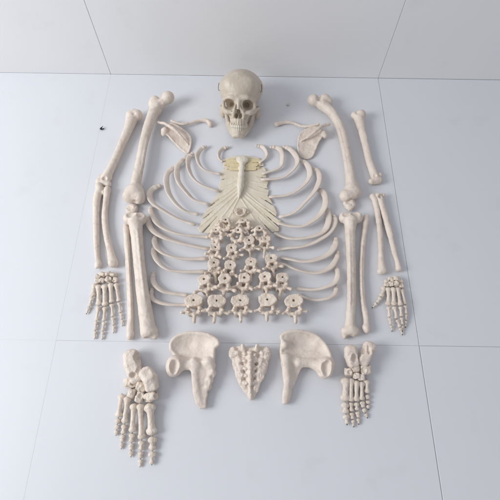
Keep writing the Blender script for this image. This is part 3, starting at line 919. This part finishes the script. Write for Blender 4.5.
VL = {5: ['leftmost', 'second from left', 'middle', 'second from right', 'rightmost'], 4: ['leftmost', 'second from left', 'second from right', 'rightmost'],
      3: ['leftmost', 'middle', 'rightmost'], 2: ['left', 'right']}
sd = 200
for row, kind, s, base, items in VROWS:
    adj = 'broad lumbar vertebra' if kind == 'lumbar' else ('spiny vertebra' if kind == 'thoracic' else 'small ring-like vertebra')
    for (x, y, r), pos in zip(items, VL[len(items)]):
        vertebra(f'{adj}, {pos} in the {row} of the pyramid', x, y, kind, r, 0, s, base, sd)
        sd += 1
vertebra('ring-shaped vertebra alone at the top of the pyramid, below the breastbone', 240.5, 212, 'atlas', 4, 8, 0.78, 0.9, sd)


# ------------------------------------------------------------------ hip bones
def hip(label, outline, zs, ring, arms, lumps, cuts, seed, leg):
    S = Sdf(seed)
    P = [G(x, y, z) for x, y, z in outline]
    zf = fit_z([tuple(p) for p in P] + [tuple(G(*q)) for q in zs] * 3, 5.0)
    S.plate([(p[0], p[1]) for p in P], zf, 0.38, k=0.4, edge=0.3)
    S.tube([np.array([p[0], p[1], float(zf(p[0], p[1]))]) for p in P + [P[0]]], [0.46] * (len(P) + 1), n=50, k=0.5)
    for pts, r in arms:
        S.tube(GP(pts), r, n=14, k=0.6)
    Q = [G(x, y, z) for x, y, z in leg]
    S.plate([(p[0], p[1]) for p in Q], fit_z([tuple(p) for p in Q]), 0.75, k=0.7, edge=0.4)
    for l in lumps:
        S.ell(G(*l[:3]), (l[3],) * 3 if len(l) == 4 else l[3:6], k=0.6)
    (x, y, z, ro, dx) = ring
    S.ell(G(x, y, z), (ro * .95, ro * 1.1, ro), k=0.9)
    S.ell(G(x + 1.5, y - 4, z + .3), (ro * .8, ro * .7, ro * .8), k=0.8)
    S.ell(G(x - 1.5, y + 4.5, z - .3), (ro * .7, ro * .7, ro * .8), k=0.7)
    S.ell(G(x + dx, y, z + ro * 0.9), (ro * 0.5, ro * 0.72, ro * 0.55), k=0.45, m=-1)
    S.ell(G(x + dx * 2, y + 5, z + ro * 0.9), (ro * 0.35, ro * 0.5, ro * 0.5), k=0.3, m=-1)
    for c in cuts:
        S.ell(G(*c[:3]), c[3:6], k=0.4, m=-1)
    return bone('hip_bone', label, 'bone', S, M['bone'], 0.14, 0.03, 0.7)


hip('broad hip bone left of the sacrum, its socket at the left',
    [(170.5, 349, 3.0), (170.5, 343, 3.4), (175, 336, 4.0), (186, 331.5, 4.6), (198, 331.5, 5.0), (208, 333.5, 5.0), (217, 339.5, 4.6), (218, 344, 4.2), (214, 347.5, 3.8),
     (213.5, 356, 3.2), (212, 361, 2.8), (203, 364, 2.4), (192, 363, 2.2), (181, 360, 2.6)],
    [(190, 346, 0.6), (203, 346, 1.2), (181, 349, 1.2)],
    (174.5, 366, 2.6, 2.35, -0.5),
    [([(194, 362, 2.6), (195, 371, 2.6), (196, 382, 2.4), (197.5, 393, 2.0), (200.5, 403, 1.5)], (1.2, 0.75, 0.6, 0.6, 0.55)),
     ([(181, 364, 2.2), (188, 365, 2.2), (196, 365, 2.4)], (1.5, 1.3, 1.4))],
    [(211, 366, 2.6, 1.2), (212, 373, 2.2, 1.1), (209.5, 380, 2.0, 1.0), (208, 387, 1.8, 0.9), (208, 362, 3.0, 1.3)],
    [(209.5, 370, 4.0, 0.7, 0.6, 0.8), (207.5, 383, 3.2, 0.5, 0.7, 0.6), (212.5, 377, 3.0, 0.5, 0.5, 0.6)], 51,
    [(189, 362, 2.4), (213, 360, 2.8), (215, 366, 2.4), (212, 370, 2.2), (213.5, 375, 2.0), (209, 379, 1.9), (210, 384, 1.7), (206.5, 388, 1.6), (208, 394, 1.5), (206.5, 400, 1.3), (206, 408, 1.1),
     (200, 409, 1.2), (195.5, 403, 1.5), (193, 394, 1.9), (192, 384, 2.3), (191.5, 373, 2.5)])
hip('broad hip bone right of the sacrum, its socket at the right', 
    [(283, 342, 3.4), (281.5, 336, 4.0), (287, 331.5, 4.6), (298, 329.5, 5.0), (310, 331, 5.0), (320, 336.5, 4.6), (327, 345, 4.0), (331, 356, 3.4), (331, 363, 3.0),
     (322, 365, 2.6), (312, 362, 2.4), (302, 362, 2.2), (292, 362, 2.6), (285, 358, 3.0), (281.5, 352, 3.2)],
    [(307, 345, 0.6), (296, 347, 1.0), (318, 350, 1.2)],
    (325.5, 368, 2.6, 2.3, 0.9),
    [([(285.5, 358, 2.8), (286.5, 368, 2.7), (287.5, 380, 2.3), (287, 391, 1.8), (285.5, 401, 1.2)], (1.3, 1.2, 1.0, 0.85, 0.7)),
     ([(319, 366, 2.2), (310, 363, 2.0), (298, 363, 2.2)], (1.6, 1.2, 1.2))],
    [(284.5, 345, 3.4, 1.0), (284.5, 364, 2.6, 0.9)],
    [(318, 374, 3.6, 0.8, 0.7, 0.8), (328, 363, 4.4, 0.7, 0.6, 0.6)], 52,
    [(281.5, 355, 3.0), (303, 360, 1.8), (301, 369, 1.3), (297, 379, 1.0), (292.5, 389, 0.9), (289.5, 402, 0.8), (283, 404, 1.0), (282.5, 395, 1.6), (285, 385, 2.1), (283, 374, 2.4), (284, 366, 2.7)])

# ------------------------------------------------------------------ sacrum
S = Sdf(61)
out = [(231, 352), (236, 347), (243, 345), (250, 347.5), (257, 347.5), (263, 346), (268.5, 349), (269.5, 356), (268, 364), (266, 372), (263.5, 379), (259.5, 385), (258, 391), (254, 398),
       (250, 399), (247, 395), (243.5, 391), (239, 385), (236, 377), (233.5, 369), (231.5, 360)]
P = [G(x, y, 2.0) for x, y in out]
c0 = G(250, 366, 0)
zf = lambda x, y: 2.6 - 0.035 * (x - c0[0]) ** 2 - 0.028 * (y - c0[1]) ** 2
S.plate([(p[0], p[1]) for p in P], zf, 0.6, k=0.4, edge=0.4)
S.tube([G(250, 352, 3.3), G(249.8, 362, 3.5), G(249.8, 374, 3.3), G(249.8, 386, 2.6), G(251, 398, 1.4)], (0.45, 0.42, 0.4, 0.35, 0.5), n=14, k=0.4)
for q in (-1, 1):
    S.tube([G(249.8 + q * 5.2, 349, 3.3), G(249.8 + q * 4.6, 362, 3.5), G(249.8 + q * 3.8, 376, 3.1), G(249.8 + q * 2.6, 388, 2.3)], (0.62, 0.6, 0.5, 0.35), n=12, k=0.25, m=-1)
    S.tube([G(249.8 + q * 10.3, 350, 3.1), G(249.8 + q * 8.8, 364, 3.2), G(249.8 + q * 6.4, 380, 2.6)], (0.5, 0.5, 0.35), n=12, k=0.25, m=-1)
for i in range(5):
    S.ell(G(249.8 + (i % 2) * 0.4, 353 + i * 7.5, 3.9 - 0.22 * abs(i - 1)), (0.5, 0.55, 0.5), k=0.3)
    for q in (-1, 1):
        fx = 249.8 + q * (8.2 - 1.1 * i)
        if i < 4:
            S.ell(G(fx, 356 + i * 7.6, 3.1 - 0.15 * i), (0.62 - 0.07 * i, 0.55, 0.9), k=0.25, m=-1)
        S.ell(G(249.8 + q * (12.3 - 1.7 * i), 353 + i * 7.4, 2.7 - 0.15 * i), (0.8 - 0.06 * i, 0.65, 0.65), k=0.35)
        S.ell(G(249.8 + q * (5.2 - 0.5 * i), 354.5 + i * 7.2, 3.1 - 0.15 * i), (0.4, 0.42, 0.5), k=0.3)
for q in (-1, 1):
    S.cones([G(249.8 + q * 6.5, 350, 2.8), G(249.8 + q * 7, 345.5, 3.6)], (0.7, 0.45), k=0.3)
    S.ell(G(249.8 + q * 17, 353, 2.2), (1.1, 1.6, 0.9), k=0.6)
bone('sacrum', 'shield-shaped sacrum standing between the two hip bones', 'bone', S, M['bone'], 0.11, 0.07, 1.3)


# ------------------------------------------------------------------ hands and feet: many little bones on a cord
def small_bone(name, S, parent, origin, mat='small', vox=0.09, noise=0.03):
    v, f = S.mesh(vox, noise, 1.6)
    lift = 0.04 - v[:, 2].min()
    if lift > 0:
        v[:, 2] += lift
    return link_mesh(name, v, f, M[mat], origin, parent)


def shaft(a, b, r0, rm, r1, seed, bow=0.0, prox=0.0, dist=0.0):
    """a dumb-bell shaped little long bone between two points (cm)"""
    S = Sdf(seed)
    a = np.asarray(a); b = np.asarray(b)
    d = b - a
    L = np.linalg.norm(d); u = d / L
    a2 = a + u * (r0 * 0.9); b2 = b - u * (r1 * 0.9)
    m1 = a2 * 0.7 + b2 * 0.3; m2 = a2 * 0.4 + b2 * 0.6
    m1[2] += bow; m2[2] += bow
    S.tube([a2, m1, m2, b2], (r0 * 0.9, rm * 1.05, rm, r1 * 0.85), n=10, k=0.1)
    w = np.cross(u, (0, 0, 1.0)); w /= np.linalg.norm(w)
    for q in (-1, 1):
        S.ell(a2 + w * q * r0 * 0.45, (r0 * 0.72,) * 3, k=0.15)
        S.ell(b2 + w * q * r1 * 0.42, (r1 * 0.72,) * 3, k=0.15)
    return S


def digits(root, org, rays, tip, seed, widths, name_first, fat, cord_r=0.10):
    """rays: per digit a list of joints (px, py, z); first joint pair is the metacarpal / metatarsal"""
    for k, ray in enumerate(rays):
        P = GP(ray)
        w = widths[k] * fat
        for j in range(len(P) - 1):
            a, b = P[j], P[j + 1]
            u = (b - a) / np.linalg.norm(b - a)
            g = 0.06
            last = j == len(P) - 2
            if j == 0:
                S = shaft(a + u * g, b - u * g, w * 1.08, w * 0.68, w * 1.0, seed + k * 7 + j, 0.12)
                small_bone(name_first, S, root, org)
            else:
                sc = (0.80, 0.69, 0.60)[min(j - 1, 2)]
                S = shaft(a + u * g, b - u * g, w * sc, w * sc * (0.62 if not last else 0.5), w * sc * (0.85 if not last else 0.6), seed + k * 7 + j, 0.04)
                small_bone('phalanx', S, root, org)
        C = Sdf(1)
        C.cones([p + np.array([0, 0, 0.0]) for p in P], [cord_r] * len(P), k=0.02)
        # short end of the cord showing at the tip
        u = (P[-1] - P[-2]) / np.linalg.norm(P[-1] - P[-2])
        C.cones([P[-1] - u * 0.3, P[-1] + u * tip], (0.13, 0.15), k=0.05)
        v, f = C.mesh(0.07, 0)
        v[:, 2] += max(0, 0.02 - v[:, 2].min())
        link_mesh('cord', v, f, M['wire'], org, root)


def lumps(root, org, items, name, seed, grow=1.0):
    for i, it in enumerate(items):
        S = Sdf(seed + i)
        rg = np.random.default_rng(seed + i)
        c = G(*it[:3])
        r = np.array(it[3:6]) * grow
        R = np.array(Euler(rg.uniform(-0.3, 0.3, 3)).to_matrix())
        S.box(c, r * 0.95, R, 0.28, k=0.2)
        for q in range(3):
            d = rg.normal(size=3); d /= np.linalg.norm(d)
            S.box(c + d * r * 0.5, r * rg.uniform(0.4, 0.6), np.array(Euler(rg.uniform(-1, 1, 3)).to_matrix()), 0.3, k=0.25)
        for q in range(4):
            d = rg.normal(size=3); d[2] = abs(d[2]) * 0.7; d /= np.linalg.norm(d)
            S.ell(c + d * r * 1.25, r * rg.uniform(0.4, 0.6), k=0.15, m=-1)
        nm = it[6] if len(it) > 6 else name
        small_bone(nm, S, root, org, vox=0.1, noise=0.05)


def hand(label, carp, rays, widths, seed, tip):
    org = np.mean(GP([r[0] for r in rays]), 0); org[2] = 0
    root = thing('hand_skeleton', label, 'hand', org)
    lumps(root, org, carp, 'carpal_bone', seed, 1.2)
    digits(root, org, rays, tip, seed + 40, widths, 'metacarpal', 1.32)


hand('spread bony hand at far left under the left forearm bones',
     [(98, 276.5, 1.0, .75, .6, .6), (102.5, 274.5, 1.1, .8, .65, .7), (108, 274, 1.1, .75, .6, .65), (113.5, 274.5, 1.0, .75, .65, .65),
      (97, 281, 0.9, .65, .6, .55), (102, 280.5, 1.1, .65, .65, .6), (108.5, 280, 1.1, .8, .7, .7), (115, 280, 1.0, .7, .6, .6)],
     [[(95, 283.5, .8), (92.3, 297, .7), (89.3, 306.5, .6), (86.3, 314, .45)],
      [(98.5, 284.5, .95), (98.7, 306, .8), (96.3, 321, .65), (95.2, 331, .55), (94.6, 339, .42)],
      [(104.5, 284, 1.0), (105, 306.5, .85), (104, 321.5, .7), (103, 331.5, .58), (102.2, 339.5, .42)],
      [(110.5, 283, 1.0), (111.8, 303.5, .85), (112.8, 317, .68), (113.6, 325.5, .55), (113.6, 333, .42)],
      [(116, 283, .9), (119, 302, .75), (120.5, 313, .6), (122.1, 319.5, .5), (122.5, 326, .4)]],
     [.55, .58, .6, .55, .48], 300, -0.1)
hand('curled bony hand at far right under the right forearm bones',
     [(387, 281.5, 1.0, .7, .55, .6), (391, 279.5, 1.2, .8, .6, .7), (396, 279, 1.2, .8, .6, .7), (400, 281, 1.0, .7, .6, .6),
      (386.5, 285, 1.0, .65, .6, .6), (391, 284, 1.2, .65, .65, .6), (396, 284, 1.3, .7, .65, .7), (401, 286, 1.0, .6, .6, .55)],
     [[(384.5, 286.5, .9), (381, 297, 1.0), (377, 303, .8), (372.5, 307.5, .5)],
      [(388.5, 287, 1.1), (388.3, 306, 1.6), (389.7, 317.5, 1.3), (391, 325, .9), (392, 331, .45)],
      [(393, 287, 1.2), (394, 306, 1.8), (397, 319, 1.5), (400, 327.5, 1.0), (402.3, 334.5, .45)],
      [(397.5, 287, 1.2), (400.3, 306, 1.8), (401.5, 317, 1.4), (402.4, 325, .9), (402.6, 331, .5)],
      [(401.5, 289, 1.0), (405.3, 305, 1.4), (406.2, 314, 1.1), (406, 320.5, .8), (405.4, 327, .45)]],
     [.52, .56, .58, .54, .48], 400, 0.1)


def foot(label, tars, heel, rays, widths, seed, tip):
    org = np.mean(GP([r[0] for r in rays]), 0); org[2] = 0
    root = thing('foot_skeleton', label, 'foot', org)
    for nm, pts, rad, cuts in heel:
        S = Sdf(seed)
        P = GP(pts)
        for a, b, ra, rb in zip(P[:-1], P[1:], rad[:-1], rad[1:]):
            d = (b - a) / np.linalg.norm(b - a)
            w = np.cross(d, (0, 0, 1)); w /= np.linalg.norm(w)
            R = np.stack([w, d, np.cross(w, d)], 1)
            S.box((a + b) / 2, ((ra + rb) / 2, np.linalg.norm(b - a) / 2 + 0.55 * (ra + rb) / 2, (ra + rb) / 2 * 0.95), R, 0.3, k=0.6)
        S.ell(P[0], (rad[0], rad[0] * 0.9, rad[0]), k=0.6)
        for c in cuts:
            S.ell(G(*c[:3]), c[3:6], k=0.35, m=-1)
        small_bone(nm, S, root, org, 'bone', 0.12, 0.035)
        seed += 1
    lumps(root, org, tars, 'tarsal_bone', seed + 10, 1.22)
    digits(root, org, rays, tip, seed + 40, widths, 'metatarsal', 1.42)


foot('long bony foot at lower left, toes pointing down the photo',
     [(141, 387, 2.3, 1.2, 1.0, 1.0, 'navicular'), (130.5, 383, 1.8, 1.5, 1.1, 1.1, 'cuboid'), (139.5, 397, 2.0, .85, 1.2, .9, 'cuneiform'), (150.5, 396.5, 2.0, 1.5, .95, 1.0, 'cuneiform'), (131.5, 393.5, 1.8, .8, 1.0, .85, 'cuneiform')],
     [('heel_bone', [(131.5, 356, 2.2), (132.5, 364, 2.6), (135, 373, 2.6), (137, 379, 2.2)], (2.0, 2.1, 1.9, 1.5), [(139.5, 357, 3.8, 1.5, 1.8, 1.5), (133, 375, 4.4, 0.9, 0.7, 1.2), (139, 371, 4.6, .8, 1.2, .8)]),
      ('ankle_bone', [(146, 373, 3.2), (150.5, 379, 3.4), (152, 387, 2.8)], (1.6, 2.0, 1.5), [(147, 371, 5.8, 1.6, 1.2, 1.1), (155.5, 379, 5.4, .7, 1.6, .9), (149, 389, 5.0, .7, .5, .8)])],
     [[(149.5, 402.5, 1.9), (152.3, 436, 1.1), (152.3, 451, .8), (151.8, 465, .55)],
      [(140.5, 403, 2.0), (141.7, 440, 1.0), (141, 451, .7), (140.5, 459, .55), (140, 467, .42)],
      [(134, 403, 1.8), (132.2, 433, .9), (131.4, 443, .65), (131.2, 450.5, .5), (131, 457, .4)],
      [(128, 396, 1.5), (124.3, 424, .8), (122.8, 434.5, .6), (121.9, 442.5, .48), (121.3, 449, .4)],
      [(122, 393.5, 1.2), (118.3, 418, .75), (117.3, 424.5, .55), (116.7, 430, .48), (116, 435.5, .4)]],
     [.86, .62, .6, .58, .6], 500, -0.1)
foot('slim bony foot at lower right, toes pointing down the photo',
     [(354.5, 368.5, 2.0, 1.1, .9, .9, 'navicular'), (365, 369.5, 1.7, 1.25, 1.15, 1.0, 'cuboid'), (348.5, 372, 1.9, .9, .9, .8, 'cuneiform'), (356.5, 376, 1.9, .7, .7, .75, 'cuneiform'), (361.5, 377.5, 1.8, .7, .7, .7, 'cuneiform')],
     [('ankle_bone', [(350.5, 350, 2.8), (351, 356, 3.0), (353, 364, 2.4)], (1.5, 1.7, 1.25), [(346, 349, 5.0, 1.0, 1.2, 0.8), (355, 358, 4.4, 0.9, 1.1, 1.1), (349, 357, 4.9, 0.6, 1.0, 0.6)]),
      ('heel_bone', [(369.5, 347, 2.4), (367, 353, 2.6), (362.5, 363, 2.0)], (1.65, 1.7, 1.2), [(363, 349, 3.6, 0.8, 1.4, 1.1), (369, 350, 4.2, 0.5, 1.2, 0.7), (374, 355, 3.4, 0.6, 1.0, 0.9)])],
     [[(346, 377, 1.7), (345, 402, 1.0), (346, 414, .8), (347, 424.5, .55)],
      [(351, 378, 1.8), (350.8, 402, .95), (351.8, 412, .7), (352.8, 419.5, .55), (353.8, 426.5, .42)],
      [(356.5, 380, 1.7), (356.3, 402, .9), (357.3, 411, .65), (358.5, 418, .5), (358.8, 424, .42)],
      [(361.5, 381, 1.5), (361.8, 401, .8), (363.5, 408, .6), (365.3, 413, .5), (367.3, 417.5, .4)],
      [(366.5, 379, 1.2), (367, 394, .75), (368, 400, .55), (368, 404.5, .48), (368.3, 409, .4)]],
     [.78, .56, .54, .52, .54], 600, 0.08)

# ------------------------------------------------------------------ crumbs on the floor
S = Sdf(71)
c = G(102.5, 128.5, 0.2)
S.cones([c + np.array([-0.5, -0.3, 0]), c + np.array([0.2, 0.6, 0.35])], (0.35, 0.12), k=0.2)
S.cones([c + np.array([-0.2, -0.4, 0]), c + np.array([0.6, -0.3, 0.05])], (0.3, 0.15), k=0.2)
bone('chip', 'tiny dark chip on the white floor left of the left upper arm bone', 'chip', S, M['chip'], 0.07, 0.03, 2)
S = Sdf(72)
c = G(288, 104.5, 0.3)
S.ell(c, (0.6, 0.45, 0.3), k=0.1)
S.ell(c + np.array([0.35, 0.2, 0.1]), (0.3, 0.3, 0.25), k=0.2)
bone('crumb', 'tiny white crumb on the floor right of the skull', 'crumb', S, M['white'], 0.07, 0.05, 2)
